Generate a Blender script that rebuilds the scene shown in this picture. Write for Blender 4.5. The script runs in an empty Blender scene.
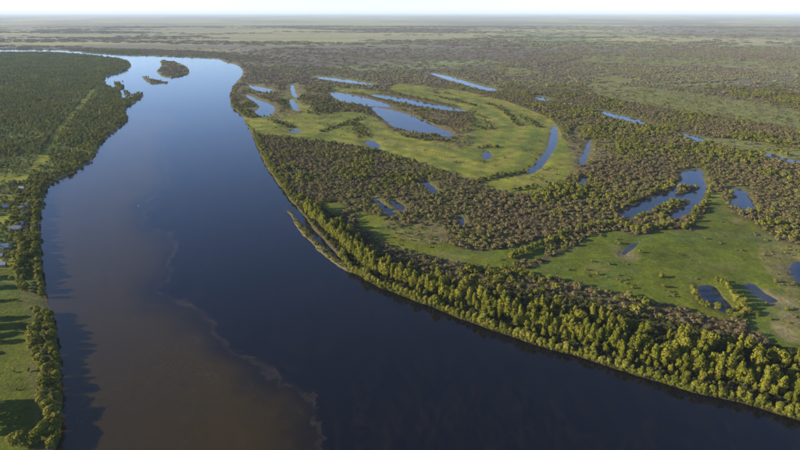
import bpy, math, random
import numpy as np

# ------------------------------------------------------------------ camera, sky, sun, exposure
sc = bpy.context.scene
CAM_H, LENS, HORIZON = 220.0, 24.0, 12.0
F = LENS / 36.0 * 800.0                       # focal length in photograph pixels
PITCH = math.atan((225.0 - HORIZON) / F)
cam_d = bpy.data.cameras.new("camera"); cam_d.lens = LENS; cam_d.sensor_width = 36
cam_d.clip_start = 1.0; cam_d.clip_end = 200000
cam = bpy.data.objects.new("camera", cam_d); sc.collection.objects.link(cam)
cam.location = (0, 0, CAM_H); cam.rotation_euler = (math.pi / 2 - PITCH, 0, 0)
sc.camera = cam

SUN_ELEV, SUN_AZ = math.radians(19), math.radians(186)   # azimuth: where the sun stands, counter-clockwise from +X
world = bpy.data.worlds.new("World"); sc.world = world; world.use_nodes = True
wn = world.node_tree.nodes; wl = world.node_tree.links
sky = wn.new("ShaderNodeTexSky"); sky.sky_type = 'NISHITA'; sky.sun_disc = False
sky.sun_elevation = SUN_ELEV; sky.sun_rotation = math.pi / 2 - SUN_AZ
sky.air_density = 1.0; sky.dust_density = 3.0; sky.ozone_density = 1.6; sky.altitude = 3000
bg = wn["Background"]; bg.inputs[1].default_value = 0.108
wb = wn.new('ShaderNodeMix'); wb.data_type = 'RGBA'; wb.blend_type = 'MULTIPLY'; wb.inputs[0].default_value = 1.0
wb.inputs[7].default_value = (0.86, 0.90, 1.06, 1)      # the photograph's cool white balance
wl.new(sky.outputs[0], wb.inputs[6]); wl.new(wb.outputs[2], bg.inputs[0])
sun_d = bpy.data.lights.new("sun", 'SUN'); sun_d.energy = 5.0; sun_d.angle = math.radians(0.6)
sun_d.color = (1.0, 0.86, 0.66)
sun = bpy.data.objects.new("sun", sun_d); sc.collection.objects.link(sun)
sdir = (math.cos(SUN_AZ) * math.cos(SUN_ELEV), math.sin(SUN_AZ) * math.cos(SUN_ELEV), math.sin(SUN_ELEV))
from mathutils import Vector
sun.rotation_euler = Vector(sdir).to_track_quat('Z', 'Y').to_euler()
sun.location = (0, 0, 500)
sc.view_settings.view_transform = 'Standard'; sc.view_settings.look = 'None'
sc.view_settings.exposure = 1.15; sc.view_settings.gamma = 1.0; sc.view_settings.use_curve_mapping = False
sc.render.engine = 'CYCLES'
sc.cycles.use_denoising = True
sc.cycles.max_bounces = 6; sc.cycles.diffuse_bounces = 2; sc.cycles.transmission_bounces = 3
sc.cycles.volume_bounces = 1

col = sc.collection
rng = np.random.default_rng(7)
random.seed(7)

# ------------------------------------------------------------------ ground geometry helpers
CP, SP = math.cos(PITCH), math.sin(PITCH)
def ground(px, py, z=0.0):
    """the point of the ground plane that the photograph shows at px, py"""
    px = np.asarray(px, float); py = np.asarray(py, float)
    u = (px - 400) / F; v = -(py - 225) / F
    dz = v * CP - SP; dy = v * SP + CP
    t = (z - CAM_H) / dz
    return np.stack([u * t, dy * t], -1)
def project(x, y, z=0.0):
    dz = z - CAM_H
    depth = y * CP - dz * SP
    depth = np.where(depth < 1, 1, depth)
    up = y * SP + dz * CP
    return 400 + F * x / depth, 225 - F * up / depth, depth
def smooth(pts, n=4, closed=True):
    p = np.asarray(pts, float); N = len(p); out = []
    for i in range(N if closed else N - 1):
        if closed: a, b, c, d = p[i - 1], p[i], p[(i + 1) % N], p[(i + 2) % N]
        else: a, b, c, d = p[max(i - 1, 0)], p[i], p[i + 1], p[min(i + 2, N - 1)]
        for k in range(n):
            t = k / n
            out.append(0.5 * (2 * b + (c - a) * t + (2 * a - 5 * b + 4 * c - d) * t * t + (3 * b - a - 3 * c + d) * t ** 3))
    if not closed: out.append(p[-1])
    return np.array(out)
def inside(x, y, poly):
    r = np.zeros(x.shape, bool)
    X, Y = poly[:, 0], poly[:, 1]
    m = (x >= X.min()) & (x <= X.max()) & (y >= Y.min()) & (y <= Y.max())
    if not m.any(): return r
    xs, ys = x[m], y[m]; q = np.zeros(xs.shape, bool); j = len(poly) - 1
    for i in range(len(poly)):
        if Y[i] != Y[j]:
            c = (Y[i] > ys) != (Y[j] > ys)
            q ^= c & (xs < (X[j] - X[i]) * (ys - Y[i]) / (Y[j] - Y[i]) + X[i])
        j = i
    r[m] = q
    return r
def seg_dist2(x, y, poly, closed=True):
    best = np.full(x.shape, 1e18)
    n = len(poly)
    for i in range(n if closed else n - 1):
        ax, ay = poly[i]; bx, by = poly[(i + 1) % n]
        dx, dy = bx - ax, by - ay; L = dx * dx + dy * dy
        if L < 1e-9: continue
        t = np.clip(((x - ax) * dx + (y - ay) * dy) / L, 0, 1)
        ex = x - ax - t * dx; ey = y - ay - t * dy
        np.minimum(best, ex * ex + ey * ey, out=best)
    return best
def _h(ix, iy, s):
    n = (ix.astype(np.int64) * 374761393 + iy.astype(np.int64) * 668265263 + s * 974634721) & 0x7fffffff
    n = ((n ^ (n >> 13)) * 1274126177) & 0x7fffffff
    return ((n ^ (n >> 16)) & 0xffff) / 65535.0
def vnoise(x, y, s=0):
    ix = np.floor(x); iy = np.floor(y); fx = x - ix; fy = y - iy
    fx = fx * fx * (3 - 2 * fx); fy = fy * fy * (3 - 2 * fy)
    a = _h(ix, iy, s); b = _h(ix + 1, iy, s); c = _h(ix, iy + 1, s); d = _h(ix + 1, iy + 1, s)
    return (a * (1 - fx) + b * fx) * (1 - fy) + (c * (1 - fx) + d * fx) * fy
def fbm(x, y, scale, s=0, octv=4):
    o = np.zeros(np.shape(x)); a = 0.5; t = 0
    for k in range(octv):
        o += a * vnoise(x / scale, y / scale, s + k * 17); t += a; a *= 0.5; scale *= 0.5
    return o / t
def sstep(a, b, x):
    t = np.clip((x - a) / (b - a), 0, 1); return t * t * (3 - 2 * t)

# ------------------------------------------------------------------ the map of the place (traced on the ground plane)
left_bank = [(-420, 50.8), (-200, 51.6), (-60, 52.6), (0, 52.8), (49, 52.8), (81, 54.6), (105, 57.2), (124, 60), (131, 64.7), (129, 68.5), (120, 72.5), (108, 76),
    (105, 82), (110, 87), (119, 90), (122, 95), (121, 100), (127, 98.5), (134, 95), (143, 93.5), (140, 99), (130, 105), (124, 110), (128, 115), (127, 120),
    (120, 126.5), (108, 136), (100, 145), (92, 159), (80, 168.5), (67, 176), (52, 183), (45.5, 190), (43, 203), (40.5, 219), (40, 240),
    (42, 272), (47, 297), (53, 314), (56, 329), (60, 366), (62, 393), (61, 428), (55, 450)]
right_bank = [(902, 448), (860, 436), (800, 420.5), (746, 404.5), (693, 392), (629, 372.5), (579, 357.5), (532, 343.5), (470, 322), (433, 307.5), (409, 299), (372, 283.5), (352, 271),
    (343, 262), (335, 252), (326, 242), (316, 231), (305, 218), (297, 208), (289, 199), (283, 190), (275, 179), (266, 166), (258, 149), (253, 136), (247, 125), (242, 116),
    (236, 110.5), (232, 107), (230.5, 96), (232, 88), (237, 81), (242.5, 75), (241.7, 68.6), (235, 64.5), (225, 62.4), (216, 58.6), (185, 57), (155, 55.9), (120, 54.4),
    (95, 52.8), (60, 50.6), (0, 49.8), (-60, 49.8), (-200, 49.6), (-420, 49)]
LB = ground(*smooth(left_bank, 3, False).T); RB = ground(*smooth(right_bank, 3, False).T)
RIVER = np.concatenate([LB, [(-190, 120), (-200, -100), (-260, -700), (-300, -4000)], [(1300, -4000), (1150, -700), (900, -150), (600, 60)], RB])
islands_px = dict(
    far_isle=[(160, 60.3), (173, 61.5), (185.7, 66), (189.6, 71.3), (185.7, 75.5), (166, 77.5), (156.4, 71.3), (162, 66)],
    low_isle=[(142, 75.8), (152, 79.3), (169, 82.3), (156, 83.9), (146.6, 82)],
    islet=[(114.5, 82), (119, 82), (125, 87), (120, 88.5), (115, 86)],
    islet_b=[(123.5, 92.6), (128, 92.4), (130.5, 94), (127, 95.2)],
    sandbar=[(288.5, 211), (294, 214.5), (303, 225.5), (314, 237), (326, 249), (336, 257.5), (348, 266), (352, 272), (340, 267.5), (326, 257), (312, 244), (300, 231.5), (291, 217.5)])
ISL = {k: ground(*smooth(v, 3).T) for k, v in islands_px.items()}
ponds_px = [
 ("hook-shaped blue oxbow lake wrapping round a wooded tongue of land", [(619, 215), (637, 204.5), (657.5, 195.5), (671, 191), (678, 185), (684, 179), (680, 172.5), (690, 170.5), (700, 170.5), (704.5, 180), (706, 191), (701, 201), (692.5, 210), (680, 218), (668, 220), (676, 212), (686, 206), (692, 201.5), (686, 200), (670, 202.5), (660, 206), (647, 212), (632, 217.5)]),
 ("kidney-shaped blue pond in the scrub east of the hook-shaped lake", [(730, 190), (740, 189), (747.5, 195), (752.5, 204), (752, 212), (745, 213.5), (741, 206), (735, 208), (730, 205), (731, 200), (737, 199), (736, 195), (730, 193)]),
 ("small dark pond with a bare muddy rim on the east meadow", [(621, 254), (627.5, 246.5), (637.5, 241), (641, 243), (632, 249.5), (625, 255)]),
 ("dark blue pond ringed by willows behind the riverside belt", [(699, 286), (709, 285), (717, 288.5), (723, 297), (729, 304), (731, 313), (722, 312), (711, 306), (703, 301), (698, 292)]),
 ("shallow pond with brown muddy end on the meadow beside the willows", [(748, 283), (756, 285), (763, 291), (772, 297), (778, 301.5), (768, 302.5), (758, 298), (750, 292), (744, 286)]),
 ("blue pond cut off by the east edge of the view", [(789, 267), (794, 263), (802, 261.5), (822, 268), (825, 285), (808, 287), (799, 282.5), (793, 278), (790, 272)]),
 ("long curved blue pool on the outer rim of the crescent meadow", [(551, 128.5), (556, 126.7), (557.8, 135), (556, 145), (549.5, 156.5), (541, 167.5), (533.5, 173), (526.5, 173.5), (533, 166), (543, 155), (549, 144)]),
 ("short straight blue pool just east of the long curved pool", [(588, 141), (590.5, 142), (590, 149), (586, 162), (580.5, 165), (579.5, 160), (585, 149)]),
 ("tiny round pond alone in the crescent meadow", [(481.5, 155), (488, 151), (492, 156), (486, 160)]),
 ("pale shallow western half of the split lake in the crescent meadow", [(330, 92.5), (346, 93.8), (368, 98.5), (388, 104.5), (393, 107), (372, 106.6), (360, 105.5), (346, 102.5), (337, 99.5)]),
 ("broad blue and pink-tinged lake in the middle of the crescent meadow", [(372, 107.5), (384, 108.5), (406, 113.5), (422, 119.5), (436, 126.5), (452, 133.5), (449, 137.5), (434, 133.5), (416, 132.5), (396, 127.5), (386, 121), (377, 114)]),
 ("long narrow lake north of the broad crescent lake", [(370, 94.5), (386, 95.7), (410, 99.2), (432, 103.8), (452, 107.6), (468, 111.5), (452, 111), (428, 107.6), (404, 103), (385, 99)]),
 ("thin pale strip of water beyond the crescent meadow", [(316, 76.3), (328, 77.6), (346, 79.6), (371, 83.4), (370, 85.6), (350, 83), (330, 80.2), (316, 78)]),
 ("bright straight channel slanting across the far floodplain", [(428, 72.6), (446, 75.8), (462, 80.2), (480, 85.7), (497, 89.6), (494, 91.4), (478, 88.6), (460, 83.3), (444, 78.4)]),
 ("pale channel stretch among the eastern scrub", [(597, 109.6), (612, 113.4), (630, 117.6), (648, 122.8), (645, 125.4), (628, 121.8), (610, 116.9)]),
 ("short pale pool at the east end of the channel line", [(683, 133.6), (694, 135.6), (705, 139.5), (702, 142.4), (690, 139.4)]),
 ("short pale pool on the channel line above the long curved pool", [(533, 96.3), (542, 97), (549, 99.5), (546, 101.2), (537, 99.4)]),
 ("thin channel at the far eastern edge of the scrub", [(762, 151.6), (775, 155.4), (790, 159.6), (815, 165.5), (816, 168.2), (790, 162.8), (772, 158)]),
 ("little blue pool south of the broad crescent lake", [(365.5, 141.5), (373, 140.8), (380, 146), (376, 149), (368, 145)]),
 ("slim pale pool nearest the river bend in the west meadow", [(249, 85), (258, 86.6), (274, 90.4), (271, 92.4), (261.7, 91.5), (253, 89)]),
 ("branched pale lagoon beside the river bend", [(246, 95), (251, 96.5), (258, 100), (267, 103), (275, 108), (271, 115), (263, 117), (255, 112.5), (259, 108), (256, 102.5), (249, 98.5)]),
 ("slender pool standing upright among trees in the west meadow", [(291, 84), (294.5, 86.5), (295.5, 93), (300, 98), (297, 98.6), (292.5, 95.5), (290.6, 90)]),
 ("small oval pool below the slender upright pool", [(289.7, 100.6), (293, 99.8), (298.6, 108), (297.4, 111), (293.6, 109.4), (290.6, 104.5)]),
 ("puddle on the south edge of the west meadow", [(289, 129.4), (300, 129.6), (300, 132.4), (291, 132.6)]),
 ("narrow dark pool in the north of the brown scrub", [(422.5, 179.5), (429, 182.5), (438, 192.5), (433.5, 194), (426.5, 187.5)]),
 ("narrow dark blue pool deep in the brown scrub", [(373, 197), (381, 202.5), (394.5, 212), (393.5, 216.5), (386, 214), (378, 206)]),
 ("short dark pool beside the narrow scrub pool", [(392.5, 199.5), (405, 208), (401.5, 211), (394, 206)]),
 ("tiny dark pool hidden in the scrub north of the poplars", [(459, 217), (463.5, 218), (464, 225), (460.5, 225)]),
 ("thread of water in the scrub below the short straight pool", [(576.5, 187), (583.5, 178.5), (586.5, 180), (579.5, 188.5)]),
]
PONDS = [(lab, ground(*smooth(p, 3).T)) for lab, p in ponds_px]
# islet inside the hook-shaped lake
ISL['lake_islet'] = ground(*smooth([(674, 191.5), (685, 187.3), (698, 186), (699.5, 188.6), (690, 191.5), (677, 193.6)], 3).T)

def water_sd(x, y):
    """signed distance to the water's edge in metres, positive on land"""
    d2 = np.minimum(seg_dist2(x, y, RIVER), 1e18)
    w = inside(x, y, RIVER)
    for k, p in ISL.items():
        d2 = np.minimum(d2, seg_dist2(x, y, p)); w &= ~inside(x, y, p)
    isl = inside(x, y, ISL['lake_islet'])
    for lab, p in PONDS:
        d2 = np.minimum(d2, seg_dist2(x, y, p)); w |= inside(x, y, p) & ~isl
    sd = np.sqrt(d2) * np.where(w, -1, 1)
    r = np.hypot(x, y)
    return sd + (fbm(x, y, 22, 5) - 0.5) * np.clip(r / 110, 2.5, 7) + (fbm(x, y, 7, 6, 3) - 0.5) * np.clip(r / 260, 1.2, 4)
def pond_d(x, y):
    d2 = np.full(np.shape(x), 1e18)
    for lab, p in PONDS: d2 = np.minimum(d2, seg_dist2(x, y, p))
    return np.sqrt(d2)
def land_z(x, y, sd):
    w = np.clip(np.hypot(x, y) * 0.012, 7, 400)
    z = 1.5 * np.tanh(sd / w)
    return z + np.where(sd > 0, sstep(3, 30, sd), 0) * (fbm(x, y, 60, 9) - 0.5) * 1.6

P = lambda pts: smooth(pts, 3)
MEADOW = [P(p) for p in [
  [(234, 108), (246, 118), (256, 118), (272, 118), (284, 112), (282, 98), (287, 92), (303, 96), (312, 108), (330, 112), (352, 112), (376, 118), (388, 128), (410, 137), (440, 141), (458, 140), (470, 130), (474, 118), (468, 112), (452, 106), (425, 100), (398, 94), (388, 88), (400, 84), (430, 87), (470, 93), (510, 103), (545, 117), (556, 125), (563, 138), (572, 150), (576, 166), (566, 180), (540, 192), (508, 196), (490, 189), (470, 183), (440, 173), (410, 161), (380, 153), (350, 146), (310, 141), (280, 138), (258, 134), (250, 127)],
  [(520, 276), (548, 258), (566, 247), (585, 238), (610, 233), (640, 238), (660, 232), (690, 228), (704, 212), (711, 196), (722, 192), (725, 205), (735, 217), (752, 222), (768, 236), (785, 245), (840, 255), (840, 360), (800, 362), (780, 350), (760, 338), (740, 322), (715, 318), (690, 313), (650, 304), (600, 291), (560, 281)],
  [(350, 213), (372, 214), (386, 222), (410, 226), (432, 230), (446, 243), (466, 252), (500, 252), (530, 244), (546, 240), (540, 256), (520, 266), (490, 270), (450, 262), (410, 254), (380, 242), (362, 228)],
  [(318, 205), (336, 203), (345, 209), (330, 213)],
  [(330, 88), (355, 89), (392, 93), (372, 94), (340, 92)],
  [(-140, 288), (10, 284), (18, 300), (30, 318), (34, 330), (30, 350), (28, 375), (34, 400), (40, 425), (36, 452), (30, 520), (-260, 520)],
  [(-80, 255), (8, 258), (14, 262), (10, 276), (-80, 280)], [(-80, 214), (14, 216), (26, 219), (20, 224), (-80, 224)], [(-60, 176), (20, 176), (28, 181), (16, 184), (-60, 185)],
  [(-60, 198), (8, 196), (24, 200), (12, 204), (-60, 204)],
]]
PATH = ground(*smooth([(103, 79), (97, 88), (88, 98), (78, 110), (67, 122), (56, 137), (49, 149), (42, 161), (34, 172)], 4, False).T)
ARC = ground(*smooth([(300, 100), (345, 92), (395, 86), (450, 92), (500, 102), (540, 118), (556, 132), (557, 150), (545, 170), (520, 184), (485, 186), (440, 172), (400, 158), (340, 144), (270, 137)], 4, False).T)
SHRUB_LINES = [(ground(*smooth(p, 3, False).T), w, d) for p, w, d in [
  ([(486, 104), (497, 108), (508, 115), (519, 127)], 7, .5), ([(521, 118), (530, 122), (539, 128)], 8, .5), ([(470, 126), (478, 128), (486, 131)], 6, .5), ([(474, 185), (487, 180), (499, 177.5), (519, 174), (530, 171), (543, 158)], 5, .8),
  ([(320, 133), (332, 129), (344, 125), (364, 118)], 5, .7), ([(352, 124), (360, 130), (362, 138)], 16, .4), ([(400, 136), (430, 141), (455, 143)], 9, .4), ([(505, 194), (520, 191), (536, 187)], 5, .35), ([(470, 112), (485, 120), (492, 130)], 6, .25),
  ([(305, 97), (318, 101), (330, 107), (322, 114)], 34, .45), ([(270, 121), (283, 125), (290, 128)], 10, .5), ([(280, 100), (285, 108)], 9, .6), ([(390, 112), (415, 117), (440, 126)], 12, .3), ([(548, 185), (560, 190), (572, 182)], 8, .5), ([(480, 149), (492, 147), (496, 149)], 5, .7), ([(440, 98), (462, 103), (480, 108)], 8, .3)]]
SPARSE = [P(p) for p in [                        # thin brown scrub over grass
  [(383, 107), (415, 108), (440, 114), (462, 122), (474, 130), (472, 146), (452, 152), (425, 142), (398, 134), (384, 126)],
  [(752, 232), (772, 238), (800, 246), (840, 250), (840, 300), (800, 300), (782, 292), (766, 270)],
  [(575, 126), (600, 135), (618, 150), (590, 172), (572, 176), (566, 150)],
  [(300, 92), (335, 96), (345, 104), (336, 114), (310, 110)],
  [(238, 80), (275, 82), (300, 80), (304, 100), (300, 116), (270, 119), (244, 112), (236, 98)],
  [(770, 298), (840, 296), (840, 345), (790, 345), (768, 325)],
  [(385, 222), (440, 226), (450, 243), (425, 246), (396, 236)],
]]
STEPPE = [P(p) for p in [                        # far pale grassland
  [(-300, 28), (60, 26), (200, 24), (300, 29), (420, 33), (520, 35), (440, 40), (340, 44), (250, 51), (220, 53), (130, 50), (40, 46), (-300, 45)],
  [(190, 29), (300, 30), (360, 33), (300, 38), (200, 35)],
]]
OLIVE = [P(p) for p in [
  [(590, 84), (650, 88), (720, 97), (800, 110), (900, 126), (900, 150), (800, 130), (720, 118), (660, 108), (600, 97)],
  [(495, 66), (530, 70), (540, 76), (500, 76)], [(588, 74), (625, 77), (632, 83), (600, 83)], [(690, 138), (760, 143), (900, 172), (900, 186), (800, 160), (740, 152)],
  [(655, 82), (690, 80), (720, 86), (690, 89)], [(560, 56), (700, 58), (820, 62), (700, 66), (600, 63)],
]]
DARKWOOD = [P(p) for p in [                       # brown-black leafless woods
  [(500, 64), (540, 58), (580, 57), (560, 63), (515, 68)], [(662, 84), (700, 72), (740, 70), (735, 80), (690, 84)], [(60, 46), (110, 49), (150, 50), (220, 53), (240, 60), (210, 57), (120, 52.5), (70, 50)],
]]
# ------------------------------------------------------------------ materials
def new_mat(name):
    m = bpy.data.materials.new(name); m.use_nodes = True
    nt = m.node_tree; b = nt.nodes["Principled BSDF"]
    return m, nt, nt.nodes, nt.links, b
def plain(name, c, rough=0.8, metal=0.0):
    m, nt, n, l, b = new_mat(name)
    tx = n.new("ShaderNodeTexNoise"); tx.inputs["Scale"].default_value = 2.5; tx.inputs["Detail"].default_value = 4
    geo = n.new("ShaderNodeNewGeometry"); l.new(geo.outputs["Position"], tx.inputs["Vector"])
    mx = n.new("ShaderNodeMix"); mx.data_type = 'RGBA'
    mx.inputs[6].default_value = (*[v * 0.75 for v in c], 1); mx.inputs[7].default_value = (*[min(v * 1.2, 1) for v in c], 1)
    l.new(tx.outputs[0], mx.inputs[0]); l.new(mx.outputs[2], b.inputs["Base Color"])
    b.inputs["Roughness"].default_value = rough; b.inputs["Metallic"].default_value = metal
    return m
def foliage(name, cols, patch=60.0, transl=0.25):
    """cols: three base colours; drawn per plant, shifted per leaf clump and by a slow drift over the land"""
    m, nt, n, l, b = new_mat(name)
    oi = n.new("ShaderNodeObjectInfo"); geo = n.new("ShaderNodeNewGeometry")
    nz = n.new("ShaderNodeTexNoise"); nz.inputs["Scale"].default_value = 1.0 / patch; nz.inputs["Detail"].default_value = 3
    l.new(geo.outputs["Position"], nz.inputs["Vector"])
    a = n.new("ShaderNodeMath"); a.operation = 'MULTIPLY_ADD'; a.inputs[1].default_value = 1.6; a.inputs[2].default_value = -0.55
    l.new(nz.outputs[0], a.inputs[0])
    s = n.new("ShaderNodeMath"); s.operation = 'MULTIPLY_ADD'; s.inputs[1].default_value = 0.62
    l.new(oi.outputs["Random"], s.inputs[0]); l.new(a.outputs[0], s.inputs[2])
    r = n.new("ShaderNodeValToRGB"); e = r.color_ramp.elements
    e[0].position = 0.12; e[0].color = (*cols[0], 1); e[1].position = 0.95; e[1].color = (*cols[2], 1)
    k = e.new(0.52); k.color = (*cols[1], 1)
    l.new(s.outputs[0], r.inputs[0])
    v = n.new("ShaderNodeMapRange"); v.inputs["To Min"].default_value = 0.62; v.inputs["To Max"].default_value = 1.34
    l.new(geo.outputs["Random Per Island"], v.inputs[0])
    h = n.new("ShaderNodeHueSaturation"); l.new(r.outputs[0], h.inputs["Color"]); l.new(v.outputs[0], h.inputs["Value"])
    l.new(h.outputs[0], b.inputs["Base Color"])
    b.inputs["Roughness"].default_value = 0.9; b.inputs["Specular IOR Level"].default_value = 0.1
    t = n.new("ShaderNodeBsdfTranslucent"); l.new(h.outputs[0], t.inputs[0])
    ms = n.new("ShaderNodeMixShader"); ms.inputs[0].default_value = transl
    l.new(b.outputs[0], ms.inputs[1]); l.new(t.outputs[0], ms.inputs[2]); l.new(ms.outputs[0], n["Material Output"].inputs["Surface"])
    return m
M_POPLAR = foliage("poplar_leaves", [(0.095, 0.11, 0.010), (0.15, 0.155, 0.014), (0.2, 0.188, 0.024)], 35)
M_WILLOW = foliage("willow_leaves", [(0.09, 0.105, 0.012), (0.15, 0.155, 0.018), (0.205, 0.195, 0.034)], 40)
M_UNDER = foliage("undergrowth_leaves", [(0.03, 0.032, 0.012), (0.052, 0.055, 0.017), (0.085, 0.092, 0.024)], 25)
M_SCRUB = foliage("scrub_leaves", [(0.126, 0.096, 0.050), (0.138, 0.112, 0.046), (0.15, 0.148, 0.038)], 90, 0.15)
M_FOREST = foliage("forest_leaves", [(0.075, 0.115, 0.036), (0.125, 0.16, 0.036), (0.215, 0.21, 0.046)], 70)
M_FAR = foliage("far_wood_leaves", [(0.15, 0.12, 0.10), (0.17, 0.15, 0.085), (0.18, 0.19, 0.07)], 420, 0.1)  # distant leaves lightened too, some haze put into their colours
M_BARK = plain("bark", (0.11, 0.085, 0.06), 0.9)

def attr_node(n, name, kind='GEOMETRY'):
    a = n.new("ShaderNodeAttribute"); a.attribute_name = name; a.attribute_type = kind; return a
def ground_material():
    m, nt, n, l, b = new_mat("floodplain_soil_and_grass")
    geo = n.new("ShaderNodeNewGeometry"); c = attr_node(n, "soil")
    prev = c.outputs["Color"]
    for sca, lo, hi in ((0.35, 0.6, 1.4), (0.05, 0.66, 1.36), (0.012, 0.82, 1.2)):
        t = n.new("ShaderNodeTexNoise"); t.inputs["Scale"].default_value = sca; t.inputs["Detail"].default_value = 5; t.inputs["Roughness"].default_value = 0.65
        l.new(geo.outputs["Position"], t.inputs["Vector"])
        r = n.new("ShaderNodeMapRange"); r.inputs["From Min"].default_value = 0.28; r.inputs["From Max"].default_value = 0.72
        r.inputs["To Min"].default_value = lo; r.inputs["To Max"].default_value = hi; l.new(t.outputs[0], r.inputs[0])
        h = n.new("ShaderNodeHueSaturation"); l.new(prev, h.inputs["Color"]); l.new(r.outputs[0], h.inputs["Value"]); prev = h.outputs[0]
    # yellowed dry streaks
    t = n.new("ShaderNodeTexNoise"); t.inputs["Scale"].default_value = 0.022; t.inputs["Detail"].default_value = 6; t.inputs["Distortion"].default_value = 0.8
    l.new(geo.outputs["Position"], t.inputs["Vector"])
    r = n.new("ShaderNodeMapRange"); r.inputs["From Min"].default_value = 0.56; r.inputs["From Max"].default_value = 0.74; r.inputs["To Max"].default_value = 0.38
    l.new(t.outputs[0], r.inputs[0])
    g = attr_node(n, "grassy"); q = n.new("ShaderNodeMath"); q.operation = 'MULTIPLY'; l.new(g.outputs["Fac"], q.inputs[0]); l.new(r.outputs[0], q.inputs[1])
    mx = n.new("ShaderNodeMix"); mx.data_type = 'RGBA'; mx.inputs[7].default_value = (0.15, 0.12, 0.045, 1)
    l.new(q.outputs[0], mx.inputs[0]); l.new(prev, mx.inputs[6]); l.new(mx.outputs[2], b.inputs["Base Color"])
    b.inputs["Roughness"].default_value = 0.95; b.inputs["Specular IOR Level"].default_value = 0.1
    bt = n.new("ShaderNodeTexNoise"); bt.inputs["Scale"].default_value = 0.5; bt.inputs["Detail"].default_value = 6
    l.new(geo.outputs["Position"], bt.inputs["Vector"])
    bp = n.new("ShaderNodeBump"); bp.inputs["Strength"].default_value = 0.6; bp.inputs["Distance"].default_value = 0.8
    l.new(bt.outputs[0], bp.inputs["Height"]); l.new(bp.outputs[0], b.inputs["Normal"])
    return m
def water_material(name, dark, muddy=None):
    m, nt, n, l, b = new_mat(name)
    geo = n.new("ShaderNodeNewGeometry")
    def noise(scale, detail=4, dist=0.0, vec=None, rough=0.55):
        t = n.new("ShaderNodeTexNoise"); t.inputs["Scale"].default_value = scale; t.inputs["Detail"].default_value = detail
        t.inputs["Distortion"].default_value = dist; t.inputs["Roughness"].default_value = rough
        l.new(vec or geo.outputs["Position"], t.inputs["Vector"]); return t.outputs[0]
    def rng_(src, a, b_, c, d, st='LINEAR'):
        r = n.new("ShaderNodeMapRange"); r.interpolation_type = st
        for k, v in zip(("From Min", "From Max", "To Min", "To Max"), (a, b_, c, d)): r.inputs[k].default_value = v
        l.new(src, r.inputs[0]); return r.outputs[0]
    def mth(op, a, b_):
        q = n.new("ShaderNodeMath"); q.operation = op
        for i, v in enumerate((a, b_)):
            if isinstance(v, (int, float)): q.inputs[i].default_value = v
            else: l.new(v, q.inputs[i])
        return q.outputs[0]
    def mix(f, a, b_):
        q = n.new("ShaderNodeMix"); q.data_type = 'RGBA'
        if isinstance(f, (int, float)): q.inputs[0].default_value = f
        else: l.new(f, q.inputs[0])
        for i, v in ((6, a), (7, b_)):
            if isinstance(v, tuple): q.inputs[i].default_value = (*v, 1)
            else: l.new(v, q.inputs[i])
        return q.outputs[2]
    if muddy:
        d = attr_node(n, "plume").outputs["Fac"]
        warp = rng_(noise(0.012, 5, 0.6), 0.25, 0.75, -16, 16)
        fine = rng_(noise(0.045, 6, 1.4, None, 0.62), 0.25, 0.75, -8, 8)
        dd = mth('ADD', mth('ADD', d, warp), fine)
        mud = rng_(dd, -9, 38, 0, 1, 'SMOOTHSTEP')
        deep = rng_(dd, 0, 190, 1.0, 0.72)
        fac = mth('MULTIPLY', mud, deep)
        cl = mix(fac, dark, muddy)
        # scum drawn out along the seam of the two waters
        seam = rng_(mth('ABSOLUTE', mth('ADD', dd, 1.0), 0.0), 0.0, 4.5, 1.0, 0.0, 'SMOOTHSTEP')
        seam = mth('MULTIPLY', seam, rng_(noise(0.035, 6, 1.2), 0.34, 0.66, 0.04, 0.40))
        cl = mix(seam, cl, (0.078, 0.056, 0.034))
        # thin swirls of foam in the muddy half
        sw = noise(0.011, 4, 2.6, None, 0.6)
        ridge = rng_(mth('ABSOLUTE', mth('ADD', sw, -0.5), 0.0), 0.0, 0.018, 1.0, 0.0, 'SMOOTHSTEP')
        brk = rng_(noise(0.022, 4), 0.45, 0.65, 0.0, 0.4)
        cl = mix(mth('MULTIPLY', mth('MULTIPLY', ridge, brk), mud), cl, (0.06, 0.047, 0.032))
        # faint brown mottling stretched over the darker water
        mq = n.new("ShaderNodeMapping"); mq.inputs["Rotation"].default_value = (0, 0, -0.55); mq.inputs["Scale"].default_value = (1, 0.38, 1)
        l.new(geo.outputs["Position"], mq.inputs["Vector"])
        cl = mix(rng_(noise(0.16, 6, 1.2, mq.outputs[0], 0.7), 0.47, 0.68, 0.0, 0.5), cl, (0.017, 0.013, 0.008))
        l.new(cl, b.inputs["Base Color"])
    else:
        sh = attr_node(n, "shallow").outputs["Fac"]
        cl = mix(mth('MULTIPLY', sh, rng_(noise(0.05, 4), 0.35, 0.65, 0.05, 0.5)), dark, (0.11, 0.085, 0.06))
        l.new(cl, b.inputs["Base Color"])
    # wind patches: rougher and smoother water
    mp = n.new("ShaderNodeMapping"); mp.inputs["Rotation"].default_value = (0, 0, 0.7); mp.inputs["Scale"].default_value = (1, 0.3, 1)
    l.new(geo.outputs["Position"], mp.inputs["Vector"])
    wind = noise(0.05, 5, 0.6, mp.outputs[0], 0.6)
    l.new(rng_(wind, 0.35, 0.7, 0.03, 0.13), b.inputs["Roughness"])
    b.inputs["IOR"].default_value = 1.333
    b.inputs["Specular IOR Level"].default_value = 0.5
    bp = n.new("ShaderNodeBump"); bp.inputs["Distance"].default_value = 0.35
    l.new(rng_(wind, 0.3, 0.7, 0.04, 0.34), bp.inputs["Strength"])
    l.new(noise(0.4, 3), bp.inputs["Height"]); l.new(bp.outputs[0], b.inputs["Normal"])
    return m

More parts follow.
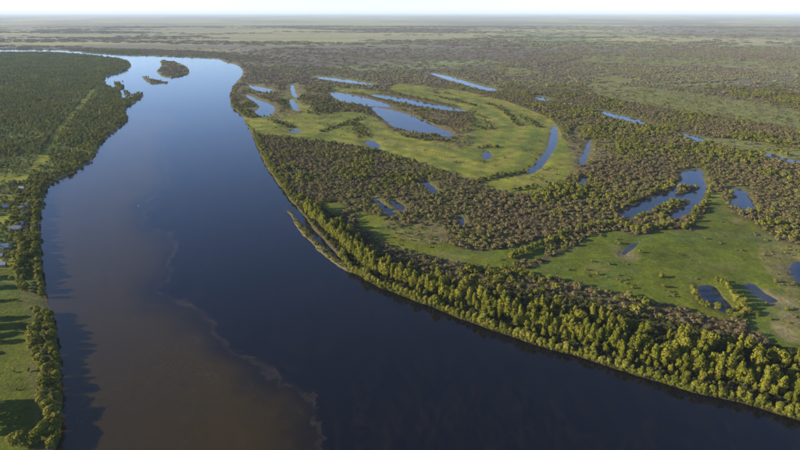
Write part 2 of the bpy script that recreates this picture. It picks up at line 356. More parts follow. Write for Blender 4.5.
# ------------------------------------------------------------------ setting: ground sheet, river, ponds
def add_obj(name, mesh, parent=None, **props):
    o = bpy.data.objects.new(name, mesh); col.objects.link(o)
    if parent: o.parent = parent
    for k, v in props.items(): o[k] = v
    return o
def mesh_np(name, v, f, mat):
    me = bpy.data.meshes.new(name)
    v = np.ascontiguousarray(v, np.float32); f = np.ascontiguousarray(f, np.int32)
    me.vertices.add(len(v)); me.vertices.foreach_set("co", v.ravel())
    k = f.shape[1]
    me.loops.add(f.size); me.loops.foreach_set("vertex_index", f.ravel())
    me.polygons.add(len(f)); me.polygons.foreach_set("loop_start", np.arange(0, f.size, k, dtype=np.int32))
    me.update(calc_edges=True); me.validate()
    if mat: me.materials.append(mat)
    return me
def f_attr(me, name, arr):
    a = me.attributes.new(name, 'FLOAT', 'POINT'); a.data.foreach_set("value", np.ascontiguousarray(arr, np.float32))

# polar sheet round the point below the camera, rings spaced to the detail needed at each distance
ys = np.concatenate([np.arange(12.3, 16, 0.35), np.arange(16, 40, 0.7), np.arange(40, 170, 0.9), np.arange(170, 470, 1.7)])
rr = np.unique(np.concatenate([ground(400, ys)[:, 1], np.linspace(8, 205, 18)]))
rr = rr[rr < 88000]; rr = np.append(rr, 90000)
half = math.radians(46)
th = np.concatenate([np.linspace(-half, half, 700), np.linspace(half, 2 * math.pi - half, 60)[1:-1]])
NR, NT = len(rr), len(th)
GX = (rr[:, None] * np.sin(th)[None]).ravel(); GY = (rr[:, None] * np.cos(th)[None]).ravel()
GSD = water_sd(GX, GY)
GZ = land_z(GX, GY, GSD)
ii, jj = np.meshgrid(np.arange(NR - 1), np.arange(NT), indexing='ij'); j2 = (jj + 1) % NT
quads = np.stack([ii * NT + jj, ii * NT + j2, (ii + 1) * NT + j2, (ii + 1) * NT + jj], -1).reshape(-1, 4)[:, ::-1]
gpx, gpy, gdep = project(GX, GY)
front = GY > 60
def zones(x, y, px, py):
    jit = (fbm(x, y, 45, 31) - 0.5) * 2 * np.clip(2600 / np.maximum(np.hypot(x, y), 250), 0.6, 6)
    jx, jy = px + jit * 1.4, py + jit * 0.7
    z = {}
    any_ = lambda L: np.any([inside(jx, jy, p) for p in L], axis=0)
    z['meadow'] = any_(MEADOW); z['sparse'] = any_(SPARSE); z['steppe'] = any_(STEPPE); z['olive'] = any_(OLIVE); z['dark'] = any_(DARKWOOD)
    z['path'] = seg_dist2(x, y, PATH, False) < 7.0 ** 2
    return z
Zg = zones(GX, GY, np.where(front, gpx, -9999), np.where(front, gpy, -9999))
dist = np.hypot(GX, GY)
n1 = fbm(GX, GY, 300, 2); n2 = fbm(GX * 0.45, GY, 900, 3, 6); n3 = fbm(GX, GY, 40, 4)
C = lambda *c: np.array(c, float)[None]
def lerp(a, b, t): return a * (1 - t[:, None]) + b * t[:, None]
soil = lerp(np.repeat(C(0.078, 0.065, 0.03), len(GX), 0), np.repeat(C(0.078, 0.082, 0.022), len(GX), 0), sstep(0.35, 0.65, n1))      # scrub floor
farc = lerp(np.repeat(C(0.105, 0.093, 0.066), len(GX), 0), np.repeat(C(0.16, 0.155, 0.068), len(GX), 0), sstep(0.40, 0.60, n2))
farc = farc * (1 + 0.55 * sstep(2500, 5000, dist))[:, None]  # ground lightened with distance: part of the haze painted into its colour
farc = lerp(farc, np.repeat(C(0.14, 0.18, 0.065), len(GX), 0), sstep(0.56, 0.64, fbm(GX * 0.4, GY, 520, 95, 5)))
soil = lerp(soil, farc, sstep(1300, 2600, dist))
mead = lerp(np.repeat(C(0.095, 0.122, 0.010), len(GX), 0), np.repeat(C(0.165, 0.168, 0.016), len(GX), 0), sstep(0.3, 0.7, n1 * 0.6 + n3 * 0.4))
nearleft = (gpy > 270) & (gpx < 120) & front; east = (gpx > 300) & (gpy > 200) & front
mead *= np.where(nearleft, 0.5, np.where(east, 0.74, 1.08))[:, None]; mead[:, 0] *= np.where(nearleft, 0.86, 1.0)   # near-left grass darkened for lush growth and a painted-in vignette, drier pasture in the crescent
def put(mask, colr, soft=1.0):
    global soil
    soil = lerp(soil, colr if colr.shape[0] > 1 else np.repeat(colr, len(GX), 0), mask.astype(float) * soft)
st = fbm(GX * 0.35, GY, 420, 91, 5); put(Zg['steppe'] * sstep(0.36, 0.58, st), C(0.20, 0.195, 0.11), 0.9); put(Zg['olive'], C(0.135, 0.145, 0.038), 0.85); put(Zg['meadow'] | Zg['path'], mead)
lf = (gpx < np.interp(gpy, [52, 60, 95, 130, 160, 185, 300], [140, 140, 150, 150, 120, 70, 70])) & (gpy > 52) & (gpy < 290) & front & ~Zg['meadow'] & ~Zg['path']
put(lf * np.ones(len(GX)), C(0.075, 0.095, 0.024), 0.8); put(lf * sstep(0.55, 0.65, fbm(GX, GY, 110, 52)), C(0.10, 0.13, 0.026), 0.8)
put(Zg['sparse'], C(0.135, 0.115, 0.05), 0.5); put(Zg['dark'], C(0.05, 0.042, 0.034), 0.8)
sw_d = np.sqrt(seg_dist2(GX, GY, ARC, False)) + (n1 - 0.5) * 50 + (n3 - 0.5) * 14
band = 0.5 + 0.5 * np.sin(sw_d / 8.5)
inc = Zg['meadow'] & (gpy < 200) & (gpx > 240)
put(inc * sstep(0.55, 0.95, band), C(0.165, 0.15, 0.035), 0.55); put(inc * sstep(0.55, 0.95, 1 - band), C(0.062, 0.085, 0.018), 0.5)
swm = fbm(GX, GY, 26, 97, 4); put((Zg['meadow'] & ~nearleft) * sstep(0.58, 0.7, swm), C(0.125, 0.11, 0.04), 0.4); put((Zg['meadow']) * sstep(0.58, 0.7, fbm(GX, GY, 34, 98, 4)), C(0.055, 0.082, 0.016), 0.6)
edge = np.clip(1 - np.abs(GSD) / np.clip(dist * 0.004, 1.5, 14), 0, 1) ** 0.8 * (0.35 + 0.65 * sstep(0.4, 0.6, n3))
put(edge, C(0.115, 0.096, 0.055), 0.9)
bar = inside(GX, GY, ISL['sandbar']); put(bar, C(0.165, 0.15, 0.07), 0.7)
for q, rad in (((623, 255), 16), ((776, 301), 14), ((793, 275), 12), ((736, 222), 15), ((502, 192), 6), ((385, 124), 14), ((790, 320), 14), ((780, 330), 9)):   # bare mud and sand patches
    c0 = ground(*q); d = np.hypot(GX - c0[0], (GY - c0[1]) * 0.7) + (n3 - 0.5) * 22
    put(sstep(rad, rad * 0.35, d), C(0.175, 0.14, 0.075), 0.6)
dryness = np.where(nearleft, 0.25, np.where(east, 0.6, 1.0))
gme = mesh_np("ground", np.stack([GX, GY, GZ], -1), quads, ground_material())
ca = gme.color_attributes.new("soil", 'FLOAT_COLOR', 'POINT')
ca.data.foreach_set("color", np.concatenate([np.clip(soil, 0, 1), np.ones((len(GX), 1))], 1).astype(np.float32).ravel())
f_attr(gme, "grassy", (Zg['meadow'] | Zg['steppe'] | Zg['olive']).astype(float) * dryness)
gme.polygons.foreach_set("use_smooth", np.ones(len(quads), bool))
add_obj("ground", gme, kind="structure", label="green and brown river floodplain reaching to the hazy horizon")

rin = inside(GX, GY, RIVER); rd = np.sqrt(seg_dist2(GX, GY, RIVER))
rv = rin | (rd < np.clip(dist * 0.012, 9, 200))
keep = rv[quads].any(1) & (np.abs(GY[quads]).max(1) < 7000)
used = np.unique(quads[keep]); remap = -np.ones(len(GX), int); remap[used] = np.arange(len(used))
rme = mesh_np("river", np.stack([GX[used], GY[used], np.zeros(len(used))], -1), remap[quads[keep]], water_material("river_water", (0.0025, 0.003, 0.005), (0.031, 0.0205, 0.002)))
seam_px = [(190, 130), (186, 150), (178, 165), (170, 180), (160, 196), (149, 203), (145, 213), (152, 226), (163, 238), (170, 252), (172, 262), (165, 275), (160, 288), (168, 298), (186, 305), (200, 315), (212, 328), (232, 344), (255, 362), (280, 383), (298, 402), (308, 425), (318, 450), (332, 490)]
SEAM = ground(*smooth(seam_px, 4, False).T)
su = np.sqrt(seg_dist2(GX[used], GY[used], SEAM, False))
poly = np.concatenate([SEAM, [(-40, 60), (-60, -3000), (-3000, -3000), (-3000, 1200), (-560, 1270)]])
su *= np.where(inside(GX[used], GY[used], poly), 1, -1)
su -= sstep(650, 1150, GY[used]) * 60
f_attr(rme, "plume", su)
add_obj("river", rme, kind="structure", label="wide dark river with a brown silty stream along its left half")
pond_mat = water_material("pond_water", (0.006, 0.011, 0.018))
for k, (lab, p) in enumerate(PONDS):
    c = p.mean(0); big = np.linalg.norm(p - c, axis=1).mean()
    v2 = p + (p - c) / np.maximum(np.linalg.norm(p - c, axis=1), 1)[:, None] * np.clip(np.hypot(*c) * 0.008, 4, 30)
    # fan-free fill: clip the ground grid cells by distance instead of triangulating a concave outline
    m = (np.abs(GX - c[0]) < np.ptp(p[:, 0]) + 60) & (np.abs(GY - c[1]) < np.ptp(p[:, 1]) + 200)
    idx = np.where(m)[0]
    ins = inside(GX[idx], GY[idx], p); dd = np.sqrt(seg_dist2(GX[idx], GY[idx], p))
    okv = np.zeros(len(GX), bool); okv[idx] = ins | (dd < np.clip(dist[idx] * 0.007, 3.5, 60))
    kq = okv[quads].all(1)
    us = np.unique(quads[kq]); rm = -np.ones(len(GX), int); rm[us] = np.arange(len(us))
    pm = mesh_np("pond", np.stack([GX[us], GY[us], np.zeros(len(us))], -1), rm[quads[kq]], pond_mat)
    d_in = np.sqrt(seg_dist2(GX[us], GY[us], p)) * np.where(inside(GX[us], GY[us], p), 1, -1)
    shal = np.clip(1 - d_in / np.clip(np.hypot(*c) * 0.012, 2, 30), 0, 1)
    if "pink" in lab or "pale shallow" in lab or "muddy end" in lab: shal = np.maximum(shal, 0.55)
    else: shal = shal * 0.6
    f_attr(pm, "shallow", shal)
    add_obj("pond" if big < 60 else "lake", pm, kind="structure", label=lab)

# ------------------------------------------------------------------ plant shapes
def leaf_quads(lobes, n, size, seed, droop=0.0):
    """leaf clumps laid over a set of ellipsoid lobes; lobes: (x, y, z, rx, ry, rz)"""
    r = np.random.default_rng(seed); L = np.array(lobes, float)
    area = (L[:, 3] * L[:, 4] + L[:, 4] * L[:, 5] + L[:, 3] * L[:, 5]); pick = r.choice(len(L), n, p=area / area.sum())
    d = r.normal(size=(n, 3)); d /= np.linalg.norm(d, axis=1)[:, None]; d[:, 2] = np.where(d[:, 2] < -0.55, -d[:, 2], d[:, 2])
    rad = r.uniform(0.84, 1.06, (n, 1))
    c = L[pick, :3] + d * rad * L[pick, 3:]
    nn = d / L[pick, 3:]; nn /= np.linalg.norm(nn, axis=1)[:, None]
    nn += r.normal(size=(n, 3)) * 0.34; nn /= np.linalg.norm(nn, axis=1)[:, None]
    t = np.cross(nn, r.normal(size=(n, 3))); t /= np.linalg.norm(t, axis=1)[:, None]; bt = np.cross(nn, t)
    s = size * r.uniform(0.55, 1.25, (n, 1)); s2 = s * r.uniform(0.6, 1.0, (n, 1))
    v = np.stack([c - t * s - bt * s2 * 0.4, c + t * s * 0.3 - bt * s2, c + t * s + bt * s2 * 0.5, c - t * s * 0.2 + bt * s2], 1).reshape(-1, 3)
    return v, np.arange(4 * n).reshape(n, 4)
def lobes_poplar(seed, h=15.0, w=3.0):
    r = random.Random(seed); L = []
    for k in range(9):
        t = k / 8; z = h * (0.24 + 0.68 * t); ww = w * (0.62 + 0.75 * math.sin(math.pi * (0.12 + 0.78 * t)) - 0.16 * t)
        a = r.uniform(0, 6.28); o = ww * r.uniform(0.15, 0.5) * (1 - 0.6 * t)
        L.append((math.cos(a) * o, math.sin(a) * o, z, ww * r.uniform(0.62, 0.9), ww * r.uniform(0.62, 0.9), h * r.uniform(0.10, 0.15)))
    return L
def lobes_round(seed, h=9.0, w=4.0, k=9):
    r = random.Random(seed); L = [(0, 0, h * 0.5, w * 0.72, w * 0.72, h * 0.36)]
    for i in range(k):
        a = r.uniform(0, 6.28); q = r.uniform(0.35, 0.72) * w; z = h * r.uniform(0.26, 0.78); s = r.uniform(0.32, 0.5) * w
        q *= 1.15 - 0.55 * z / h
        L.append((math.cos(a) * q, math.sin(a) * q, z, s, s * r.uniform(0.8, 1.2), s * r.uniform(0.7, 1.05) * h / (2.2 * w)))
    return L
def tube(path, radii, sides=6):
    v, f = [], []
    for i, (p, r) in enumerate(zip(path, radii)):
        for k in range(sides):
            a = 2 * math.pi * k / sides; v.append((p[0] + r * math.cos(a), p[1] + r * math.sin(a), p[2]))
    for i in range(len(path) - 1):
        for k in range(sides):
            a, b = i * sides + k, i * sides + (k + 1) % sides; f.append((a, b, b + sides, a + sides))
    return v, f
def trunk_mesh(name, seed, h, r0, limbs=5):
    r = random.Random(seed); V, Fc = [], []
    def add(path, radii, s=6):
        v, f = tube(path, radii, s); o = len(V); V.extend(v); Fc.extend([tuple(i + o for i in q) for q in f])
    lean = r.uniform(-0.3, 0.3)
    pts = [(lean * t * t, 0.2 * math.sin(3 * t), -0.4 + h * t) for t in (0, 0.12, 0.35, 0.6, 0.85)]
    add(pts, [r0 * 1.25, r0, r0 * 0.8, r0 * 0.5, r0 * 0.2])
    for k in range(limbs):
        t = 0.25 + 0.5 * k / limbs; a = r.uniform(0, 6.28); L = h * r.uniform(0.14, 0.22)
        b = (lean * t * t, 0.2 * math.sin(3 * t), -0.4 + h * t)
        add([b, (b[0] + math.cos(a) * L * 0.5, b[1] + math.sin(a) * L * 0.5, b[2] + L * 0.5), (b[0] + math.cos(a) * L * 0.85, b[1] + math.sin(a) * L * 0.85, b[2] + L * 1.1)], [r0 * 0.42, r0 * 0.28, r0 * 0.1], 4)
    return mesh_np(name, V, Fc, M_BARK)
def crown_mesh(name, lobes, n, size, seed, mat):
    v, f = leaf_quads(lobes, n, size, seed); return mesh_np(name, v, f, mat)
POPLAR = [(crown_mesh("poplar_crown", lobes_poplar(10 + k, 15 + 1.2 * (k % 2), 2.3 + 0.35 * (k % 4)), 620, 0.62, k, M_POPLAR), trunk_mesh("poplar_trunk", k, 14, 0.26)) for k in range(6)] + [(crown_mesh("poplar_crown", lobes_round(150 + k, 12.5 + k, 3.5 + 0.3 * k, 13), 700, 0.62, 150 + k, M_POPLAR), trunk_mesh("poplar_trunk", 50 + k, 9, 0.28)) for k in range(4)]
WILLOW = [(crown_mesh("willow_crown", lobes_round(30 + k, 9.5, 4.2, 11), 720, 0.6, 40 + k, M_WILLOW), trunk_mesh("willow_trunk", 20 + k, 7.0, 0.3)) for k in range(6)]

# light meshes for the masses nobody can count
hide = {}
def proto_set(key, makers):
    c = bpy.data.collections.new("shapes_" + key)
    for k, me in enumerate(makers):
        o = bpy.data.objects.new("%s_shape_%02d" % (key, k), me); c.objects.link(o)
    hide[key] = c
def clump_lobes(seed, n, spread, h, w):
    r = random.Random(seed); L = []
    for i in range(n):
        a = r.uniform(0, 6.28); q = spread * math.sqrt(r.random()); hh = h * r.uniform(0.6, 1.15); ww = w * r.uniform(0.7, 1.25)
        L.append((math.cos(a) * q, math.sin(a) * q, hh * 0.5, ww, ww, hh * 0.52))
    return L
proto_set("poplar", [p[0] for p in POPLAR])
proto_set("willow", [p[0] for p in WILLOW])
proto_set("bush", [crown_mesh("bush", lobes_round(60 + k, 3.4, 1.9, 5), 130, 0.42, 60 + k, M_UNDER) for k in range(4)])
proto_set("scrub", [crown_mesh("scrub_bush", lobes_round(70 + k, 4.2, 2.3, 5), 110, 0.5, 70 + k, M_SCRUB) for k in range(5)])
proto_set("olivebush", [crown_mesh("olive_bush", lobes_round(90 + k, 5.6, 2.8, 6), 130, 0.58, 90 + k, M_WILLOW) for k in range(4)])
proto_set("forest", [crown_mesh("forest_tree", lobes_poplar(80 + k, 11, 2.5) if k % 2 else lobes_round(80 + k, 9, 3.3, 6), 120, 0.8, 80 + k, M_FOREST) for k in range(6)])
proto_set("far", [crown_mesh("far_clump", clump_lobes(100 + k, 9, 11, 8.5, 3.6), 150, 1.7, 100 + k, M_FAR) for k in range(5)])
proto_set("farther", [crown_mesh("farther_clump", clump_lobes(120 + k, 14, 30, 11, 9), 150, 4.0, 120 + k, M_FAR) for k in range(4)])

def scatter(name, key, x, y, z, sw, sh, label, category=None):
    """a mass of plants as one object: points carrying the plant shapes"""
    n = len(x)
    if n == 0: return
    me = bpy.data.meshes.new(name); me.vertices.add(n)
    me.vertices.foreach_set("co", np.stack([x, y, z], -1).astype(np.float32).ravel())
    a = me.attributes.new("size", 'FLOAT_VECTOR', 'POINT'); a.data.foreach_set("vector", np.stack([sw, sw, sh], -1).astype(np.float32).ravel())
    f_attr(me, "turn", rng.uniform(0, 6.283, n))
    a = me.attributes.new("which", 'INT', 'POINT'); a.data.foreach_set("value", rng.integers(0, len(hide[key].objects), n).astype(np.int32))
    o = add_obj(name, me, kind="stuff", label=label)
    if category: o["category"] = category
    g = bpy.data.node_groups.new("plant_" + name, 'GeometryNodeTree')
    g.interface.new_socket("Geometry", in_out='INPUT', socket_type='NodeSocketGeometry')
    g.interface.new_socket("Geometry", in_out='OUTPUT', socket_type='NodeSocketGeometry')
    N = g.nodes; L = g.links
    gi = N.new("NodeGroupInput"); go = N.new("NodeGroupOutput"); ip = N.new("GeometryNodeInstanceOnPoints")
    ci = N.new("GeometryNodeCollectionInfo"); ci.inputs["Collection"].default_value = hide[key]; ci.inputs["Separate Children"].default_value = True; ci.inputs["Reset Children"].default_value = True
    def named(nm, t):
        q = N.new("GeometryNodeInputNamedAttribute"); q.data_type = t; q.inputs["Name"].default_value = nm; return q.outputs[0]
    cx = N.new("ShaderNodeCombineXYZ"); L.new(named("turn", 'FLOAT'), cx.inputs[2])
    er = N.new("FunctionNodeEulerToRotation"); L.new(cx.outputs[0], er.inputs[0])
    L.new(gi.outputs[0], ip.inputs["Points"]); L.new(ci.outputs[0], ip.inputs["Instance"]); ip.inputs["Pick Instance"].default_value = True
    L.new(named("which", 'INT'), ip.inputs["Instance Index"]); L.new(er.outputs[0], ip.inputs["Rotation"]); L.new(named("size", 'FLOAT_VECTOR'), ip.inputs["Scale"])
    L.new(ip.outputs[0], go.inputs[0])
    mod = o.modifiers.new("plants", 'NODES'); mod.node_group = g
    return o

def tree(name, kind, x, y, z, s, sh, rz, label, group, cat="tree"):
    cr, tr = kind
    e = bpy.data.objects.new(name, None); col.objects.link(e)
    e.location = (x, y, z); e.rotation_euler = (0, 0, rz); e.scale = (s, s, sh); e.empty_display_size = 1
    e["label"] = label; e["category"] = cat; e["group"] = group
    for nm, me in (("crown", cr), ("trunk", tr)):
        c = bpy.data.objects.new(nm, me); col.objects.link(c); c.parent = e
    return e
def ordinal(n):
    return "%d%s" % (n, "th" if 10 <= n % 100 <= 20 else {1: "st", 2: "nd", 3: "rd"}.get(n % 10, "th"))
def zat(x, y):
    x = np.atleast_1d(np.asarray(x, float)); y = np.atleast_1d(np.asarray(y, float))
    sd = water_sd(x, y); return land_z(x, y, sd), sd

# ------------------------------------------------------------------ riverside belt on the right bank
bank_px = smooth([(253, 136), (258, 149), (266, 166), (275, 179), (283, 190), (289, 199), (297, 208), (305, 218), (316, 231), (326, 242), (335, 252), (343, 262), (352, 271), (372, 283.5), (409, 299), (433, 307.5), (470, 322), (532, 343.5), (579, 357.5), (629, 372.5), (693, 392), (746, 404.5), (800, 420.5), (860, 436), (905, 449)], 4, False)
BK = ground(*bank_px.T)
seg = np.linalg.norm(np.diff(BK, axis=0), axis=1); S = np.concatenate([[0], np.cumsum(seg)])
def on_bank(s, d):
    x = np.interp(s, S, BK[:, 0]); y = np.interp(s, S, BK[:, 1])
    x2 = np.interp(s + 6, S, BK[:, 0]); y2 = np.interp(s + 6, S, BK[:, 1]); x1 = np.interp(s - 6, S, BK[:, 0]); y1 = np.interp(s - 6, S, BK[:, 1])
    tx, ty = x2 - x1, y2 - y1; L = np.hypot(tx, ty); tx, ty = tx / L, ty / L
    return x - ty * d, y + tx * d                 # inland is to the left of the downstream direction
def s_of(px): return np.interp(px, bank_px[:, 0], S)
S_SPIT = s_of(343); S_START = s_of(286); S_END = S[-1] - 8
belt_w = lambda s: np.interp(s, [s_of(253), s_of(284), s_of(297), s_of(330), s_of(420), s_of(560), s_of(700), S[-1]], [5, 7, 18, 29, 37, 48, 58, 62])
# waterfront willows
front_rows = []
s = s_of(340)
while s < S_END:
    front_rows.append((s, rng.uniform(0.8, 3.2), rng.uniform(0.62, 0.98) * (1.0 if rng.random() > 0.12 else 1.3))); s += rng.uniform(3.2, 6.2)
fs = np.array(front_rows); fx, fy = on_bank(fs[:, 0], fs[:, 1])
for _ in range(2):
    fz, fsd = zat(fx, fy); fs[:, 1] += rng.uniform(0.9, 2.2, len(fs)) - fsd; fx, fy = on_bank(fs[:, 0], fs[:, 1])
fz, _ = zat(fx, fy)
fdep = project(fx, fy)[2]; fpx = project(fx, fy)[0]
for k in range(len(fx)):
    w = fs[k, 2]
    tone = "small" if w < 0.6 else ("broad" if w > 0.85 else "rounded")
    tree("willow_tree", WILLOW[k % 6], fx[k], fy[k], fz[k] - 0.1, w * 0.82, w * rng.uniform(0.85, 1.15), rng.uniform(0, 6.28),
         "%s yellow-green willow at the water's edge, %s along the shore from the sandbar tip" % (tone, ordinal(k + 1)), "waterfront willows on the right bank")
# poplar wall and grove
cand = []
s = s_of(300)
while s < S_END:                                   # the tall row
    o = np.interp(s, [s_of(300), s_of(345), s_of(420), s_of(560), s_of(640), S[-1]], [6, 13, 17, 19, 18, 18])
    thin = np.interp(s, [s_of(560), s_of(660)], [0.08, 0.45])
    for rw in (0, 4.2):
        if rng.random() > thin: cand.append((s + rng.uniform(-1.5, 1.5), o + rw + rng.uniform(-1.6, 1.6), rng.uniform(0.66, 1.15), 0))
    s += rng.uniform(2.5, 3.9)
gs = rng.uniform(s_of(292), S_END, 3600); gd = rng.uniform(0, 1, 3600) * (belt_w(gs) - 8) + 8      # groves behind and between
gx, gy = on_bank(gs, gd); cl = fbm(gx, gy, 15, 41, 3)
lim = np.interp(gd, [8, 24, 30, 60], [0.62, 0.57, 0.48, 0.50]) - np.interp(gs, [s_of(520), s_of(680)], [0.0, 0.11])
acc = []
for k in np.where(cl > lim)[0]:
    if all((gx[k] - gx[j]) ** 2 + (gy[k] - gy[j]) ** 2 > 3.4 ** 2 for j in acc): acc.append(k)
for k in acc: cand.append((gs[k], gd[k], rng.uniform(0.45, 1.05) * (1 if gd[k] > 24 else 0.75), 1))
cd = np.array(cand); cx_, cy_ = on_bank(cd[:, 0], cd[:, 1]); cz_, csd = zat(cx_, cy_)
ppx, ppy, pdep = project(cx_, cy_, 8.0)
inview = (ppx > -5) & (ppx < 805) & (csd > 1.5)
order = np.argsort(np.where(inview, pdep / cd[:, 2], 1e9)); single = np.zeros(len(cd), bool); single[order[:290]] = True; single &= inview
row_n = 0; grove_n = 0
for k in sorted(np.where(single)[0], key=lambda i: -cd[i, 0]):
    isrow = cd[k, 3] == 0
    if isrow: row_n += 1; lab = "tall yellow-green poplar in the riverside row, %s from the picture's right edge" % ordinal(row_n)
    else: grove_n += 1; lab = "%s poplar in the grove behind the riverside row, %s from the right edge" % ("tall yellow-green" if cd[k, 2] > 0.8 else "shorter olive-green", ordinal(grove_n))
    sc_ = cd[k, 2]
    tree("poplar_tree", POPLAR[int(rng.integers(10))], cx_[k], cy_[k], cz_[k] - 0.1, sc_ * rng.uniform(0.72, 1.08), sc_ * rng.uniform(0.9, 1.08), rng.uniform(0, 6.28), lab, "poplars of the riverside belt")
rest = ~single & (csd > 1.5)
scatter("riverside_woodland", "poplar", cx_[rest], cy_[rest], cz_[rest], cd[rest, 2], cd[rest, 2], "rest of the yellow-green poplar belt thinning upstream along the right bank")
# low shrubs filling the belt, and the thin bright fringe upstream
us_ = rng.uniform(s_of(290), S_END, 5200); ud = rng.uniform(0, 1, 5200) * (belt_w(us_) + 4) + 2.5
ux, uy = on_bank(us_, ud); uz, usd = zat(ux, uy); ok = usd > 1.0
k1 = rng.uniform(0.55, 1.25, len(ux))
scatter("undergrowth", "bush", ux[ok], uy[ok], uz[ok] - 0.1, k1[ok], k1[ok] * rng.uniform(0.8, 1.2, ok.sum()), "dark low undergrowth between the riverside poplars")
us_ = rng.uniform(0, s_of(296), 520); ud = 1.5 + rng.uniform(0, 1, 520) ** 1.5 * 9
ux, uy = on_bank(us_, ud); uz, usd = zat(ux, uy); ok = usd > 0.5
k1 = rng.uniform(0.35, 0.7, len(ux)); scatter("bank_shrubbery", "willow", ux[ok], uy[ok], uz[ok] - 0.1, k1[ok], k1[ok], "bright fringe of willow bushes along the upstream right bank")
us_ = rng.uniform(s_of(338), S[-1] - 4, 1900); ux, uy = on_bank(us_, np.full(1900, 2.0)); uz, usd = zat(ux, uy); ux, uy = on_bank(us_, 2.0 - usd + rng.uniform(0.0, 2.2, 1900)); uz, usd = zat(ux, uy)
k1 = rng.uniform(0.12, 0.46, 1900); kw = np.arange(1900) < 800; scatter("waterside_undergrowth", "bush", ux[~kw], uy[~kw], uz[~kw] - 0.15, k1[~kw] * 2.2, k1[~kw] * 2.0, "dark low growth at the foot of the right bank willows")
scatter("waterside_shrubbery", "willow", ux[kw], uy[kw], uz[kw] - 0.15, k1[kw], k1[kw] * rng.uniform(0.7, 1.1, kw.sum()), "low willow shoots lining the edge of the right bank")
# low reeds on the sandbar
sb = ISL['sandbar']; bx = rng.uniform(sb[:, 0].min(), sb[:, 0].max(), 4000); by = rng.uniform(sb[:, 1].min(), sb[:, 1].max(), 4000)
ok = inside(bx, by, sb); bx, by = bx[ok], by[ok]; bz, bsd = zat(bx, by); ok = (bsd > 0.6) & (rng.random(len(bx)) < 0.6)
k1 = rng.uniform(0.12, 0.3, len(bx)); scatter("sandbar_weeds", "willow", bx[ok], by[ok], bz[ok], k1[ok], k1[ok] * 0.8, "pale low weeds growing on the narrow sandbar")

# ------------------------------------------------------------------ left bank willows
lrow = smooth([(44, 186), (38, 198), (36, 212), (35, 226), (35, 242), (37, 262), (40, 282), (45, 299)], 4, False)
lrow2 = smooth([(49, 316), (51, 330), (54, 350), (57, 372), (58, 395), (58, 420), (53, 446), (46, 470)], 4, False)
inner = smooth([(24, 246), (22, 262), (22, 280), (26, 296)], 4, False)
inner2 = smooth([(41, 322), (37, 340), (36, 352), (44, 372), (47, 400), (48, 422), (44, 440), (26, 446), (10, 449)], 4, False)
n_l = 0
def plant_row(pts, step, off, smin, smax, label, group, hs=(0.9, 1.2)):
    global n_l
    w = ground(*pts.T); q = np.concatenate([[0], np.cumsum(np.linalg.norm(np.diff(w, axis=0), axis=1))]); s = 0; i = 0
    while s < q[-1]:
        x = np.interp(s, q, w[:, 0]) + rng.uniform(-off, off); y = np.interp(s, q, w[:, 1]) + rng.uniform(-off, off)
        z, sd = zat(x, y)
        if sd[0] > 0.8:
            i += 1; k = rng.uniform(smin, smax)
            tree("willow_tree", WILLOW[(i + n_l) % 6], x, y, z[0] - 0.1, k, k * rng.uniform(*hs), rng.uniform(0, 6.28), label % ordinal(i), group); n_l += 1
        s += step * rng.uniform(0.75, 1.25)
G_L = "willows along the left bank"
plant_row(lrow, 6.0, 1.6, 0.55, 0.95, "willow overhanging the left shore beside the village, %s from the village bend", G_L)
plant_row(lrow2, 5.2, 1.5, 0.6, 0.95, "willow on the near left shore below the treeline gap, %s from the gap", G_L)
plant_row(inner, 5.5, 2.2, 0.8, 1.15, "broad willow behind the left shore row, %s from the houses", G_L)
plant_row(inner2, 5.5, 1.6, 0.6, 1.1, "willow on the grass side of the near left treeline, %s from the top", G_L)
for k, (a, b, w) in enumerate([(39, 316, 0.8), (36, 347, 1.35), (37, 338, 1.2), (29, 373, 0.32), (32, 312, 0.35), (15, 374, 0.22), (19, 419, 0.25), (17, 392, 0.2), (15, 303, 0.3)]):
    g = ground(a, b); z, _ = zat(*g)
    lab = ["rounded willow at the lower side of the gap in the left treeline", "largest pale willow of the near left treeline", "pale willow touching the largest pale willow of the near left treeline", "small lone bush on the grass beside the near left treeline", "small bush in the gap of the left treeline",
           "tiny bush in the open near left meadow, upper one", "tiny bush in the near left meadow beside the lowest dark tree shadow", "tiny bush in the middle of the near left meadow", "small bush under the last houses of the village"][k]
    tree("willow_tree" if w > 0.7 else "willow_bush", WILLOW[k % 6], g[0], g[1], z[0] - 0.1, w, w, k * 1.3, lab, G_L if w > 0.7 else "small bushes on the near left meadow", "tree" if w > 0.7 else "bush")
# trees just west of the view, whose shadows fall across the near left meadow
for k, (a, b, w) in enumerate([(-12, 322, 1.2), (-18, 330, 1.5), (-26, 339, 1.3), (-22, 408, 1.4), (-26, 418, 1.8), (-18, 428, 1.4), (-16, 304, 1.0), (-14, 290, 1.3), (-10, 281, 1.1), (-24, 356, 0.8), (-10, 435, 1.1), (-14, 345, 1.0)]):
    g = ground(a, b); z, _ = zat(*g)
    tree("willow_tree", WILLOW[k % 6], g[0], g[1], z[0] - 0.1, w, w, k * 0.9, "tall willow west of the near left meadow, %s of its row" % ordinal(k + 1), "willows west of the near left meadow")

